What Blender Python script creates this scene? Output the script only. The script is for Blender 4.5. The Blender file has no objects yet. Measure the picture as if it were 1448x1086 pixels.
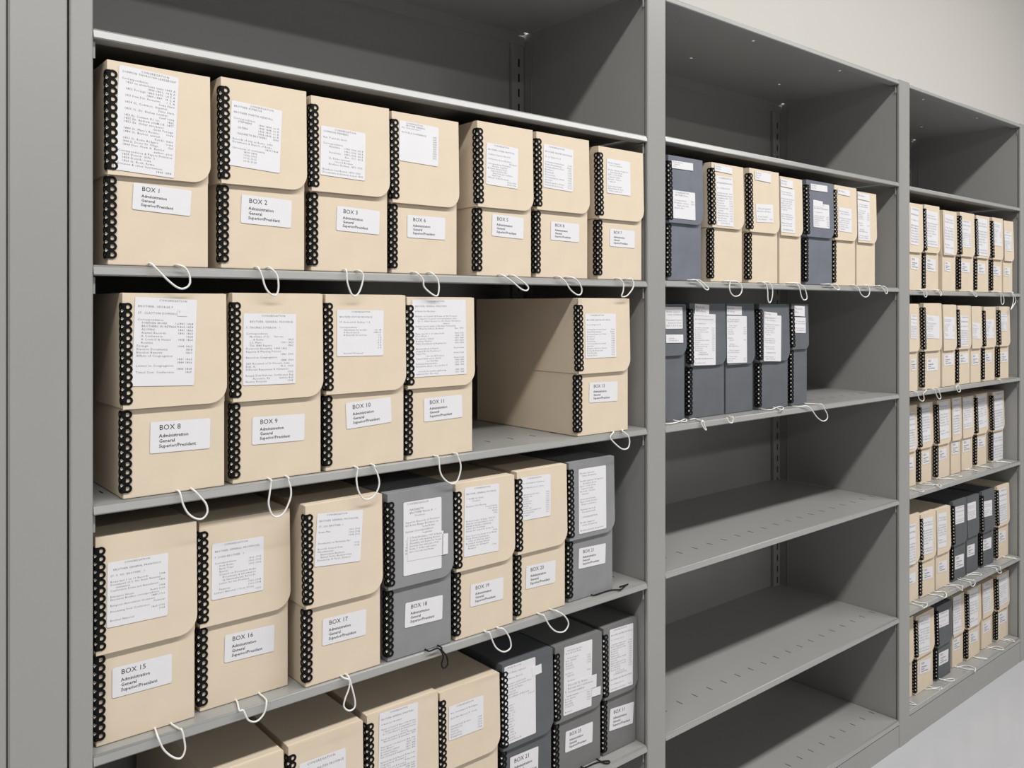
import bpy, bmesh, math, random
from mathutils import Vector
random.seed(7)
C = bpy.context.scene.collection

# ------------------------------------------------------------------ camera model
F_PX = 1200.0; VPX = 2152.0; CX = 724.0; HY = 433.0
TH = math.atan((VPX - CX) / F_PX)
ST, CT = math.sin(TH), math.cos(TH)
SCALE = 3300.0
D = SCALE * CT * CT / F_PX                 # camera distance from the shelf fronts
def front_x(px):                           # x along the row of a point on the front plane
    return SCALE / (VPX - px) - D * math.tan(TH)
def front_fwd(px):
    return F_PX * D / CT / (VPX - px)
HC = (1047.5 - HY) * front_fwd(1286.5) / F_PX   # eye height above the floor
CAM = Vector((0, -D, HC))
R_ = Vector((ST, -CT, 0)); FW = Vector((CT, ST, 0)); UP = Vector((0, 0, 1))
def ray(px, py):
    return R_ * ((px - CX) / F_PX) + UP * ((HY - py) / F_PX) + FW
def on_y(px, py, y):
    d = ray(px, py); return CAM + d * ((y - CAM.y) / d.y)
def on_z(px, py, z):
    d = ray(px, py); return CAM + d * ((z - CAM.z) / d.z)

# ------------------------------------------------------------------ materials
def nodes_of(name):
    m = bpy.data.materials.new(name); m.use_nodes = True
    nt = m.node_tree
    return m, nt, nt.nodes['Principled BSDF']
def mat(name, col, rough=0.6, spec=0.3, noise=0.0, scale=60.0, bump=0.0, col2=None, metal=0.0, stretch=None):
    m, nt, b = nodes_of(name)
    b.inputs['Base Color'].default_value = (*col, 1)
    b.inputs['Roughness'].default_value = rough
    b.inputs['Specular IOR Level'].default_value = spec
    b.inputs['Metallic'].default_value = metal
    if noise or bump:
        tc = nt.nodes.new('ShaderNodeTexCoord'); n = nt.nodes.new('ShaderNodeTexNoise')
        n.inputs['Scale'].default_value = scale; n.inputs['Detail'].default_value = 6
        if stretch:
            mp = nt.nodes.new('ShaderNodeMapping'); mp.inputs['Scale'].default_value = stretch
            nt.links.new(tc.outputs['Object'], mp.inputs['Vector']); nt.links.new(mp.outputs['Vector'], n.inputs['Vector'])
        else:
            nt.links.new(tc.outputs['Object'], n.inputs['Vector'])
        if noise:
            r = nt.nodes.new('ShaderNodeValToRGB')
            c2 = col2 or tuple(c * (1 - noise) for c in col)
            r.color_ramp.elements[0].position = 0.3; r.color_ramp.elements[1].position = 0.7
            r.color_ramp.elements[0].color = (*c2, 1); r.color_ramp.elements[1].color = (*col, 1)
            nt.links.new(n.outputs['Fac'], r.inputs['Fac']); nt.links.new(r.outputs['Color'], b.inputs['Base Color'])
        if bump:
            bp = nt.nodes.new('ShaderNodeBump'); bp.inputs['Strength'].default_value = bump
            bp.inputs['Distance'].default_value = 0.0005
            nt.links.new(n.outputs['Fac'], bp.inputs['Height']); nt.links.new(bp.outputs['Normal'], b.inputs['Normal'])
    return m
M = {}
M['steel'] = mat('grey_enamel_steel', (0.30, 0.297, 0.286), 0.3, 0.5, noise=0.04, scale=5)
M['dark'] = mat('dark_slot', (0.02, 0.02, 0.02), 0.8, 0.1)
M['zinc'] = mat('zinc_screw', (0.75, 0.75, 0.75), 0.3, 0.5, metal=0.8)
M['cream'] = mat('cream_board', (0.665, 0.56, 0.432), 0.75, 0.2, noise=0.05, scale=22, bump=0.15)
M['gray'] = mat('grey_board', (0.245, 0.244, 0.252), 0.7, 0.25, noise=0.10, scale=18, bump=0.15)
M['dgray'] = mat('dull_grey_board', (0.175, 0.174, 0.172), 0.7, 0.25, noise=0.10, scale=18, bump=0.15)
M['slate'] = mat('slate_blue_board', (0.158, 0.171, 0.202), 0.65, 0.3, noise=0.15, scale=25, bump=0.15)
M['dslate'] = mat('dark_slate_board', (0.108, 0.114, 0.123), 0.6, 0.3, noise=0.12, scale=25, bump=0.15)
M['mslate'] = mat('mid_slate_board', (0.122, 0.131, 0.146), 0.6, 0.3, noise=0.12, scale=25, bump=0.15)
M['lace'] = mat('black_lacing', (0.006, 0.006, 0.006), 0.6, 0.12)
M['bead'] = mat('lacing_gap', (0.66, 0.62, 0.55), 0.6, 0.3)
M['paper'] = mat('label_paper', (0.69, 0.68, 0.70), 0.65, 0.25, noise=0.02, scale=40)
M['type'] = mat('typed_ink', (0.16, 0.15, 0.18), 0.8, 0.1)
M['ink'] = mat('printed_ink', (0.02, 0.02, 0.025), 0.8, 0.1)
M['string'] = mat('white_string', (0.72, 0.71, 0.68), 0.8, 0.2)
M['bstring'] = mat('black_string', (0.012, 0.012, 0.012), 0.7, 0.2)
M['wall'] = mat('cream_wall_paint', (0.63, 0.61, 0.575), 0.85, 0.15, noise=0.02, scale=2)
M['floor'] = mat('polished_pale_floor', (0.47, 0.47, 0.485), 0.2, 0.5, noise=0.06, scale=3, bump=0.02)
M['ceil'] = mat('ceiling_paint', (0.42, 0.415, 0.405), 0.9, 0.1)
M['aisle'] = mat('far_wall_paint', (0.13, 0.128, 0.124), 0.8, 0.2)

# ------------------------------------------------------------------ mesh helpers
def link(name, bm, mats, parent=None):
    me = bpy.data.meshes.new(name); bm.to_mesh(me); bm.free()
    for m in (mats if isinstance(mats, (list, tuple)) else [mats]): me.materials.append(m)
    o = bpy.data.objects.new(name, me); C.objects.link(o)
    if parent: o.parent = parent
    return o
def empty(name, loc, label, cat, group=None):
    o = bpy.data.objects.new(name, None); C.objects.link(o)
    o.empty_display_size = 0.05; o.location = loc
    o['label'] = label; o['category'] = cat
    if group: o['group'] = group
    return o
def box(bm, x0, x1, y0, y1, z0, z1, mi=0, bev=0.0, seg=1):
    v = [bm.verts.new(p) for p in ((x0,y0,z0),(x1,y0,z0),(x1,y1,z0),(x0,y1,z0),(x0,y0,z1),(x1,y0,z1),(x1,y1,z1),(x0,y1,z1))]
    fs = [bm.faces.new([v[i] for i in q]) for q in ((0,3,2,1),(4,5,6,7),(0,1,5,4),(1,2,6,5),(2,3,7,6),(3,0,4,7))]
    for f in fs: f.material_index = mi
    if bev:
        es = list({e for f in fs for e in f.edges})
        bmesh.ops.bevel(bm, geom=es, offset=bev, segments=seg, affect='EDGES', profile=0.5)
def extrude_x(bm, prof, x0, x1, smooth=0):           # prof = list of (y, z)
    a = [bm.verts.new((x0, y, z)) for y, z in prof]; b = [bm.verts.new((x1, y, z)) for y, z in prof]
    n = len(prof)
    for i in range(n):
        j = (i + 1) % n; f = bm.faces.new((a[i], a[j], b[j], b[i])); f.smooth = i < smooth
    bm.faces.new(a[::-1]); bm.faces.new(b)
    bmesh.ops.recalc_face_normals(bm, faces=bm.faces)
def extrude_z(bm, prof, z0, z1):           # prof = list of (x, y)
    a = [bm.verts.new((x, y, z0)) for x, y in prof]; b = [bm.verts.new((x, y, z1)) for x, y in prof]
    n = len(prof)
    for i in range(n):
        j = (i + 1) % n; bm.faces.new((a[i], a[j], b[j], b[i]))
    bm.faces.new(a[::-1]); bm.faces.new(b)
    bmesh.ops.recalc_face_normals(bm, faces=bm.faces)
def tube(bm, pts, r, sides=7, step=4):
    P = []
    n = len(pts)
    for i in range(n - 1):
        p0, p1, p2, p3 = pts[max(i-1,0)], pts[i], pts[i+1], pts[min(i+2,n-1)]
        for k in range(step):
            t = k / step
            P.append(0.5*((2*p1)+(p2-p0)*t+(2*p0-5*p1+4*p2-p3)*t*t+(3*p1-p0-3*p2+p3)*t**3))
    P.append(pts[-1])
    rings = []; nrm = None
    for i, p in enumerate(P):
        tg = (P[min(i+1,len(P)-1)] - P[max(i-1,0)])
        tg = tg.normalized() if tg.length > 1e-9 else Vector((0,0,1))
        if nrm is None: nrm = tg.orthogonal().normalized()
        nrm = (nrm - tg * nrm.dot(tg))
        nrm = nrm.normalized() if nrm.length > 1e-6 else tg.orthogonal().normalized()
        bn = tg.cross(nrm)
        rings.append([bm.verts.new(p + r*(math.cos(a)*nrm + math.sin(a)*bn)) for a in [2*math.pi*k/sides for k in range(sides)]])
    for a, b in zip(rings, rings[1:]):
        for k in range(sides):
            f = bm.faces.new((a[k], a[(k+1)%sides], b[(k+1)%sides], b[k])); f.smooth = True
    bm.faces.new(rings[0][::-1]); bm.faces.new(rings[-1])

# ------------------------------------------------------------------ room shell
def struct(name, b, m):
    bm = bmesh.new(); box(bm, *b); o = link(name, bm, m); o['kind'] = 'structure'; return o
DEPTH = 0.395
X_L, X_R, Y_F, Z_C = -2.4, 6.8, -6.0, 3.35
struct('floor', (X_L, X_R, Y_F, 0.46, -0.1, 0.0), M['floor'])
struct('ceiling', (X_L, X_R, Y_F, 0.46, Z_C, Z_C + 0.1), M['ceil'])
struct('wall_back', (X_L, X_R, 0.41, 0.51, 0.0, Z_C), M['wall'])
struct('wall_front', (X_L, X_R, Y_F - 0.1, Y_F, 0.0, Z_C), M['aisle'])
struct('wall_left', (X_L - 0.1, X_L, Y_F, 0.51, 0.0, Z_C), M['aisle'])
struct('wall_right', (X_R, X_R + 0.1, Y_F, 0.51, 0.0, Z_C), M['wall'])

# ------------------------------------------------------------------ shelving
PX = dict(p0=(98.6, 131.5), p1=(916, 941.5), p2=(1272, 1286.5))
P0 = (front_x(98.6), front_x(131.8)); P1 = (front_x(916), front_x(941.5)); P2 = (front_x(1272), front_x(1286.5))
P3 = (front_x(1443.3), front_x(1443.3) + 0.056)
def zof(*pts):
    return HC + sum((HY - y) * front_fwd(x) / F_PX for x, y in pts) / len(pts)
Z_TOP = zof((1271, 110.2), (951.6, 0.5), (1286.5, 116), (1443, 175.5))
LEFT_Z = [Z_TOP, zof((131, 42), (915, 188.7)), zof((132.5, 374.6), (915, 396.7)), zof((134, 717.3), (915.5, 603.6)),
          zof((135, 1074), (916.5, 821)), zof((916.5, 1054.4)), None]
MID_Z = [Z_TOP, zof((941, 193.3), (1271, 255.6)), zof((941.5, 396.5), (1271, 406.5)), zof((942.5, 602.9), (1271, 557.3)),
         zof((943, 812), (1271, 706)), zof((944, 1041.7), (1271.5, 872.3)), zof((1272, 1018.6), (1200, 1067.5))]
RIGHT_Z = [Z_TOP, zof((1286.5, 260), (1443, 295.4)), zof((1286.5, 409), (1443, 416)), zof((1286.7, 554.4), (1443, 534.3)),
           zof((1287, 701), (1443.5, 651)), zof((1287, 864.9), (1443.5, 787)), zof((1287, 1007.8), (1444, 900))]
LEFT_Z[6] = MID_Z[6]
TOP = Z_TOP + 0.0008

def post_mesh(x0, x1, z1):
    bm = bmesh.new(); b = 0.0016
    extrude_z(bm, [(x0, 0.0065), (x0, b), (x0 + b, 0), (x1 - b, 0), (x1, b), (x1, 0.0065), (x1 - .008, 0.0065), (x1 - .008, .011),
                   (x0 + .008, .011), (x0 + .008, .0065)], 0.0, z1)
    return bm
def shelf_mesh(x0, x1, z, holes=False, slots=True, up=False):
    bm = bmesh.new(); d = 0.381; L = 0.0132
    prof = [(.0056 + .0032 * math.cos(math.radians(a)), -.0032 + .0032 * math.sin(math.radians(a))) for a in (90, 103, 117, 130, 143, 156, 168)] + [(0, -L + .0016), (.0012, -L), (.024, -L), (.024, -L + .0012), (.0030, -L + .0012), (.0055, -.0014)]
    if not holes:
        d = .3944; u = .026 if up else .0005
        prof += [(d - .0008, -.0014), (d - .0008, -.030), (d, -.030), (d, u), (d - .0008, u), (d - .0008, 0)]
        extrude_x(bm, [(y, z + zz) for y, zz in prof], x0, x1, 6)
    else:
        prof += [(.010, -.0014), (.010, 0)]
        extrude_x(bm, [(y, z + zz) for y, zz in prof], x0, x1, 6)
        box(bm, x0, x1, d - .0014, d, z - .030, z)
        cy = [.010, .056, .0625, .243, .2495, d - .013, d - .0065, d - .0014]
        hx = [x1 - .215, x1 - .62] ; w = .008
        xs = sorted([x0, x1, x1 - .009] + [h for a in hx for h in (a - w, a)])
        for i in range(len(xs) - 1):
            for j in range(len(cy) - 1):
                xm = (xs[i] + xs[i+1]) / 2
                if any(a - w < xm < a for a in hx) and (cy[j], cy[j+1]) in ((.243, .2495), (.056, .0625)): continue
                if xs[i+1] == x1 and j == 5: continue
                box(bm, xs[i], xs[i+1], cy[j], cy[j+1], z - .0014, z)
        box(bm, x0 - .0024, x0, .0118, d, z - .0014, z); box(bm, x1, x1 + .0024, .0118, d - .013, z - .0014, z)
    if slots and not holes:
        n = int((x1 - x0) / 0.0545)
        for k in range(n + 1):
            xx = x0 + 0.027 + k * 0.0545
            if xx < x1 - .01: box(bm, xx - .001, xx + .001, .066, .083, z - .0002, z + .00025, 1)
    return bm
def clip_mesh(x0, x1, z):
    bm = bmesh.new(); box(bm, x0, x1, .009, .0105, z - .036, z - .015); box(bm, x0, x1, .0105, .03, z - .018, z - .0164); return bm

def shelving_unit(label, xa, xb, zs, left_post, right_post, loc_x):
    u = empty('shelving_unit', (loc_x, 0.0, 0.0), label, 'shelving', 'grey steel shelving bays standing in one row')
    def part(name, bm, mats, parent=u):
        o = link(name, bm, mats, parent)
        if parent is u: o.location = (-loc_x, 0, 0)
        return o
    if left_post: part('front_post', post_mesh(*left_post, TOP), M['steel'])
    if right_post: part('front_post', post_mesh(*right_post, TOP), M['steel'])
    lp = left_post; rp = right_post
    if lp:
        bm = bmesh.new(); box(bm, lp[0] + .002, xa - .002, .0112, DEPTH + .003, 0, TOP - .002); part('side_panel', bm, M['steel'])
    bm = bmesh.new(); box(bm, xb + .002, rp[1] - .002, .0112, DEPTH + .003, 0, TOP - .002); part('side_panel', bm, M['steel'])
    bm = bmesh.new(); box(bm, xa - .0012, xb + .0012, DEPTH, DEPTH + .0025, .04, TOP - .002); part('back_panel', bm, M['steel'])
    for s, e in ((1, xa - .0012), (-1, xb + .0012)):
        bm = bmesh.new(); a, b = sorted((e, e + s * .036)); box(bm, a, b, .3835, .3945, .02, TOP - .012, 0, .0012)
        xm = (a + b) / 2 - s * .001; z = .06
        while z < TOP - .06:
            box(bm, xm - .0024, xm + .0024, .3833, .384, z, z + .019, 1); z += .0352
        a, b = sorted((e, e + s * .0022)); box(bm, a, b, .3555, .3575, .02, TOP - .02)
        part('slotted_post', bm, [M['steel'], M['dark']])
    for i, z in enumerate(zs):
        s = part('shelf', shelf_mesh(xa + .0008, xb - .0008, z, holes=(i == 0), up=(i == 1)), [M['steel'], M['dark']])
        for e0, e1 in ((xa + .0004, xa + .0045), (xb - .0045, xb - .0004)):
            link('shelf_clip', clip_mesh(e0, e1, z), M['steel'], s)
    bm = bmesh.new(); box(bm, xa + .0008, xb - .0008, .0015, .018, 0, zs[-1] - .0155, 0, .0006); part('kick_plate', bm, M['steel'])
    return u
shelving_unit('left grey steel shelving bay holding BOX 1, BOX 8 and BOX 15', P0[1], P1[0], LEFT_Z, P0, P1, (P0[1] + P1[0]) / 2)
shelving_unit('middle grey steel shelving bay with three empty lower shelves', P1[1], P2[0], MID_Z, None, P2, (P1[1] + P2[0]) / 2)
shelving_unit('right grey steel shelving bay with boxes on all five lower shelves', P2[1], P3[0], RIGHT_Z, None, P3, (P2[1] + P3[0]) / 2)
# the neighbouring bay, cut by the left edge of the photograph
NX0, NX1 = front_x(11.5), front_x(95.6)
nb = empty('shelving_unit', (NX0 - .25, 0, 0), 'closed grey steel bay end cut off by the left edge of the photo', 'shelving', 'grey steel shelving bays standing in one row')
bm = bmesh.new(); b = .002
extrude_z(bm, [(NX0, .03), (NX0, b), (NX0 + b, 0), (NX1 - b, 0), (NX1, b), (NX1, .03)], 0, TOP); o = link('front_post', bm, M['steel'], nb); o.location = (-nb.location.x, 0, 0)
bm = bmesh.new(); box(bm, NX0 - .55, NX0 - .0012, .0015, .022, 0.03, TOP, 0, .0015); o = link('door', bm, M['steel'], nb); o.location = (-nb.location.x, 0, 0)
bm = bmesh.new(); box(bm, NX0 - .55, NX1, .03, DEPTH, 0, TOP - .001); o = link('cabinet_body', bm, M['steel'], nb); o.location = (-nb.location.x, 0, 0)

# ------------------------------------------------------------------ lettering
def text_verts(body, size, align='LEFT', bold=0.0, spacing=1.0, res=1):
    cu = bpy.data.curves.new('t', 'FONT'); cu.body = body; cu.size = size; cu.align_x = align
    cu.resolution_u = res; cu.offset = bold; cu.space_character = spacing
    o = bpy.data.objects.new('t', cu); C.objects.link(o)
    dg = bpy.context.evaluated_depsgraph_get()
    me = bpy.data.meshes.new_from_object(o.evaluated_get(dg))
    V = [tuple(v.co) for v in me.vertices]; P = [tuple(p.vertices) for p in me.polygons]
    bpy.data.objects.remove(o); bpy.data.curves.remove(cu); bpy.data.meshes.remove(me)
    return V, P
TCACHE = {}
def text_cached(*a):
    if a not in TCACHE: TCACHE[a] = text_verts(*a)
    return TCACHE[a]

def label_mesh(w, h, kind, lines, place):
    """paper sheet w x h with its printing; place(u, v, lift) -> local point"""
    bm = bmesh.new()
    r = min(.0022, w * .12) if kind != 'note' else 0.0003
    n = 10
    out = []
    for cx, cy, a0 in ((r, -h + r, math.pi), (w - r, -h + r, 1.5 * math.pi), (w - r, -r, 0), (r, -r, .5 * math.pi)):
        for k in range(4):
            a = a0 + k * math.pi / 6; out.append((cx + r * math.cos(a), cy + r * math.sin(a)))
    top = [bm.verts.new(place(u, v, .0004)) for u, v in out]; bot = [bm.verts.new(place(u, v, 0)) for u, v in out]
    bm.faces.new(top)
    for i in range(len(out)):
        j = (i + 1) % len(out); bm.faces.new((top[i], bot[i], bot[j], top[j]))
    def put(V, P, ox, oy, sx, sy, mi):
        vs = [bm.verts.new(place(ox + x * sx, oy + y * sy, .00052)) for x, y, z in V]
        for p in P:
            try: f = bm.faces.new([vs[i] for i in p]); f.material_index = mi
            except ValueError: pass
    if kind == 'title' and lines:
        big = lines[0]; u0 = w * .14
        V, P = text_cached(big, 1.0, 'LEFT', 0.0, 1.02, 2)
        s = h * .235
        if V:
            mx = max(v[0] for v in V); sx = min(s, w * .62 / mx)
            put(V, P, u0, -h * .27, sx, s, 2)
        for i, t in enumerate(lines[1:]):
            V, P = text_cached(t, 1.0, 'LEFT', 0.012, 1.0, 1)
            s = h * .155; mx = max(v[0] for v in V); sx = min(s, w * .62 / mx * (len(t) / 18 if len(t) < 18 else 1) if False else s)
            sx = min(sx, w * .8 / mx)
            put(V, P, u0, -h * (.51 + .165 * i), sx, s, 2)
    elif lines:
        nl = len(lines); lh = h / (nl + 0.9); s = lh * .92
        for i, t in enumerate(lines):
            if not t: continue
            left, _, right = t.partition('|')
            y = -lh * (i + 1.05)
            if left.strip():
                ind = (len(left) - len(left.lstrip(' '))) * .022 * w
                V, P = text_cached(left.strip(), 1.0, 'LEFT', 0.0, 1.2, 1)
                if V:
                    mx = max(v[0] for v in V); room = (w * .9 - ind) * (.70 if right else 1.0)
                    put(V, P, w * .05 + ind, y, min(s, room / mx), s, 1)
            if right.strip():
                V, P = text_cached(right.strip(), 1.0, 'RIGHT', 0.0, 1.2, 1)
                if V:
                    mn = -min(v[0] for v in V)
                    put(V, P, w * .95, y, min(s, w * .5 / mn), s, 1)
    bmesh.ops.recalc_face_normals(bm, faces=[f for f in bm.faces if f.material_index == 0])
    return bm

# ------------------------------------------------------------------ document boxes
def lacing(bm, z0, z1, yf):
    """black plastic lacing round the front left corner: scalloped loops on front and side, pale gaps on the corner"""
    L = z1 - z0; n = max(4, round(L / .0103)); p = L / n; ro = p * .54; ri = p * .255; th = .0009; sg = 12
    for side in (0, 1):
        def W(u, z, lift):                 # u = distance from the corner
            return (u - .0016, yf(z) - lift, z) if side == 0 else (-.0016 - lift, u + yf(z), z)
        wband = .0046
        q = [(0, z0), (wband, z0), (wband, z1), (0, z1)]
        a = [bm.verts.new(W(u, z, th)) for u, z in q]; b = [bm.verts.new(W(u, z, 0)) for u, z in q]
        bm.faces.new(a)
        for i in range(4): bm.faces.new((a[i], b[i], b[(i+1)%4], a[(i+1)%4]))
        for k in range(n):
            zc = z0 + (k + .5) * p; uc = wband + p * .18
            ring = lambda r, lf, ov: [bm.verts.new(W(uc + ov * .95 * r * math.cos(t), zc + r * math.sin(t), lf)) for t in [2*math.pi*i/sg for i in range(sg)]]
            o1, i1, o0, i0 = ring(ro, th * 1.1, 1.1), ring(ri, th * 1.1, 1.15), ring(ro, 0, 1.1), ring(ri, 0, 1.15)
            for i in range(sg):
                j = (i + 1) % sg
                bm.faces.new((o1[i], o1[j], i1[j], i1[i])); bm.faces.new((o1[i], o0[i], o0[j], o1[j])); bm.faces.new((i1[i], i1[j], i0[j], i0[i]))
    for k in range(1, n):                  # pale gaps where the board shows through on the corner
        zc = z0 + k * p; r = p * .19
        c = Vector((-.0016, yf(zc), zc)) + Vector((-.0006, -.0006, 0))
        px = [c + Vector((r, -th, 0)), c + Vector((0, 0, r * 1.2)) + Vector((-th*.7, -th*.7, 0)), c + Vector((-th, r, 0)), c + Vector((0, 0, -r * 1.2)) + Vector((-th*.7, -th*.7, 0))]
        f = bm.faces.new([bm.verts.new(v) for v in px]); f.material_index = 1
    bmesh.ops.recalc_face_normals(bm, faces=bm.faces)

def make_box(label, group, X0, Yf, Z0, w, h, zf, board, labels, string, scol, shelf_z, d=0.31, laced=True):
    root = empty('document_box', (X0, Yf, Z0), label, 'box', group)
    org = Vector((X0, Yf, Z0))
    bm = bmesh.new(); box(bm, 0, w, 0, d, 0, h - .002, 0, .0012, 2)
    body = link('body', bm, board, root)
    # lid: cap over the top half plus a front flap with one rounded corner
    bm = bmesh.new()
    box(bm, -.0014, w + .0014, .0022, d + .001, zf, h, 0, .0011, 2)
    bow = .0032
    def yflap(z):
        t = max(0.0, min(1.0, (h - z) / (h - zf))); return -.0022 - bow * t
    rr = min(.024, w * .24, (h - zf) * .4); x0, x1 = -.0014, w + .0016
    nz = 8; outl = []
    for k in range(nz + 1):
        z = h - .0006 + (zf + rr - h + .0006) * k / nz; outl.append((x1, z))
    for k in range(1, 9):
        a = k * math.pi / 16; outl.append((x1 - rr + rr * math.cos(a), zf + rr - rr * math.sin(a)))
    outl.append((x0, zf))
    for k in range(nz - 1, -1, -1):
        pass
    rows = []                              # strips: left edge point, right edge point
    for (xx, z) in outl[:-1]: rows.append((x0, xx, z))
    fr = []; bk = []
    for a, b_, z in rows:
        yb = yflap(z) + .0021
        if z > h - .004: yb = .003
        fr.append((bm.verts.new((a, yflap(z), z)), bm.verts.new((b_, yflap(z), z))))
        bk.append((bm.verts.new((a, yb, z)), bm.verts.new((b_, yb, z))))
    for i in range(len(rows) - 1):
        f = bm.faces.new((fr[i][0], fr[i+1][0], fr[i+1][1], fr[i][1]))
        bm.faces.new((bk[i][0], bk[i][1], bk[i+1][1], bk[i+1][0]))
        bm.faces.new((fr[i][0], bk[i][0], bk[i+1][0], fr[i+1][0])); bm.faces.new((fr[i][1], fr[i+1][1], bk[i+1][1], bk[i][1]))
    bm.faces.new((fr[0][0], fr[0][1], bk[0][1], bk[0][0])); bm.faces.new((fr[-1][1], fr[-1][0], bk[-1][0], bk[-1][1]))
    bmesh.ops.recalc_face_normals(bm, faces=bm.faces)
    lid = link('lid', bm, board, root)
    if laced:
        bm = bmesh.new(); lacing(bm, zf + .006, h - .013, yflap); link('corner_lacing', bm, [M['lace'], M['bead']], lid)
        bm = bmesh.new(); lacing(bm, .008, zf - .002, lambda z: -.0006); link('corner_lacing', bm, [M['lace'], M['bead']], body)
    lift = 0
    for kind, TL, TR, BL, lines in labels:
        on_lid = kind not in ('title', 'sheet')
        yl = Yf + (yflap((h + zf) / 2) if on_lid else 0)
        a, b_, c = [on_y(px, py, yl) - org for px, py in (TL, TR, BL)]
        eu = Vector((b_.x - a.x, 0, b_.z - a.z)); wl = eu.length; eu.normalize()
        ev = Vector((-eu.z, 0, eu.x))      # up, square to the top edge
        hl = abs((a - c).dot(ev)); hl = max(hl, .004)
        base = .0009 if on_lid else 0
        if kind == 'note': base += .0006
        def place(u, v, lf, a=a, eu=eu, ev=ev, on_lid=on_lid, kind=kind, base=base):
            q = a + eu * u + ev * v
            if not on_lid: y = -.0004 - lf
            else:
                y = yflap(q.z) - .0004 - lf - (.0005 if kind in ('note',) else 0)
            return (q.x, y, q.z)
        bm = label_mesh(wl, hl, kind, lines, place)
        o = link({'list': 'contents_label', 'title': 'title_label', 'sheet': 'contents_label', 'note': 'note_slip'}[kind], bm, [M['paper'], M['type'], M['ink']], lid if on_lid else body)
    if string:
        pts = []
        for px, py in string:
            p = on_y(px, py, -.0052)
            if p.z > shelf_z - .001:
                if shelf_z < HC - .05:
                    q = on_z(px, py, shelf_z + .0024)
                    if q.y > -.0042: p = Vector((q.x, min(q.y, Yf - .0035), shelf_z + .0024))
                    else: p = Vector((p.x, -.0042, shelf_z + .0024))
                else:
                    p = Vector((p.x, -.0042, shelf_z + .0026))
            pts.append(p)
        for e in (0, -1):
            q = pts[e].copy()
            if X0 + .003 < q.x < X0 + w - .003:
                q.y = Yf + .004; q.z = shelf_z + .0027
                if e == 0: pts.insert(0, q)
                else: pts.append(q)
        out = []                           # go over the lip, not through it
        for i, p in enumerate(pts):
            if i and (pts[i-1].z > shelf_z) != (p.z > shelf_z):
                up, dn = (pts[i-1], p) if pts[i-1].z > shelf_z else (p, pts[i-1])
                if up.y > -.003: out.append(Vector((up.x * .6 + dn.x * .4, -.0050, shelf_z + .0022)))
            out.append(p)
        pts = [p - org for p in out]
        bm = bmesh.new(); tube(bm, pts, .00135); link('pull_string', bm, scol, root)
    return root

ADM = ['Administration', 'General', 'Superior/President']
CR = 'CONGREGATION'
T1 = ['              ' + CR, 'COMMON THOROUGH LEADERSHIP', '', 'Correspondence:', '   1825 to under|Iowa state 1843 A', '|1844-1861, 18 E A', '   1855 Foreign|1863-1870, 18 E A', '|1880-1889, 18 C A', '   1825 From Dist. Accessions|1 C A', '|Iowa State', '   1858 St. Common: dispatch', '|State State', '   1855 St. Dr. Bishop number', '|Conf Iowa', '   1855 Ex. Common, R.I. loc|1862', '   1855 Ex. Andrew other|N.I.R. 1877', '   1852 Ex. Other successor', '|Gods Foreign', '   1884 St. Mary\'s Rosary|Iowa', '   1884 St. Boston, annual', '|Kandy, mass', '   1855 St. Rome Rodgers|Iowa', '   1844 St. Doctor Dr. Village|Cal', '   1844 Dist. From A. Boston', '|author, post', 'Correspondence & Papers Dominica', '   1855 Distrib: Gifts \'s', '   1854 Distrib: Iowa', '   1866 St. Rock: Rome', 'Division & other Institutions', '|1844 1898']
T2 = ['              ' + CR, 'BROTHER SUPERIOR', '', 'BROTHER MARTIN KENDALL', '', 'Correspondence', '    STEPHENS|1844 1844, no R', '|1848 1848, no R', '    SISTERS|1854 1861, no R', '|1844-1844, no R', '    NAZARETH BROTHERS|1844', '', 'Records of trip to Rome  1900', 'Documents & Report of Rome', '|1850/1864', 'Chronicles of community', '          1890-1893', '          1902-1905', '          1910-1915', '          1919-1924', '']
T3 = ['           ' + CR, 'COMMON MEMBERS', '', 'Rev. F and his work', '|:', 'Correspondence', '      Novitiate|1904 1904  86 R', '|1896-1905  86 R', '      Vocations|1899-1905  86 R', '|Rev. 1911  86 R', '      St. Rome national', '            record Brother', '      Brothers Rodney, 1876 1929', '', 'Brothers hist Bound, 1893 1930', 'Documents academies board 1890']
T4 = ['     ' + CR, '     BROTHER GENERAL', 'Rev. Visit and over I', '', 'NOTICES & CONFERENCES|1842', '|1843', '|1844', '|1848', '|1850', '|1852', '|1856', '|1858', '|1862', '|1866', '', '']
T5 = ['        ' + CR, '', 'BROTHERS OTHER INSTITUTE', '', 'Common Superior Records', '', 'Conferences & our Brothers', '|Brothers', 'Correspondence Novitiates', '      Meeting  Together', 'By Rome General Dept.', '    Other locations Etc.', '       New York and Common', '      New York', 'Officials of the Provinces', '|Rome Iowa', '*|Rome Iowa']
T8 = ['               ' + CR, '', 'BROTHER, GEORGE F', '', 'ST. CLAYTON DOMINIC|', '', 'Correspondence', '   FOREIGN WORK       I.a|1841 1868', '   BROTHERS IN RETREAT|1863-1878', '   ALUMNI|1841 1866', '   Alumni Records|1841 1863', '   A Conference|1868', '   A Council & House|1848 1864', '   Routine', 'Foreign|1844 1863', 'Election Documents|1858', 'Election Returns|1863', 'Affairs of Congregation', '|1841 1863', '|1844 1866', 'Letters to Congregation', '|1844 1868', 'Travel Com. Conference|1869', '', '', '']
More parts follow.
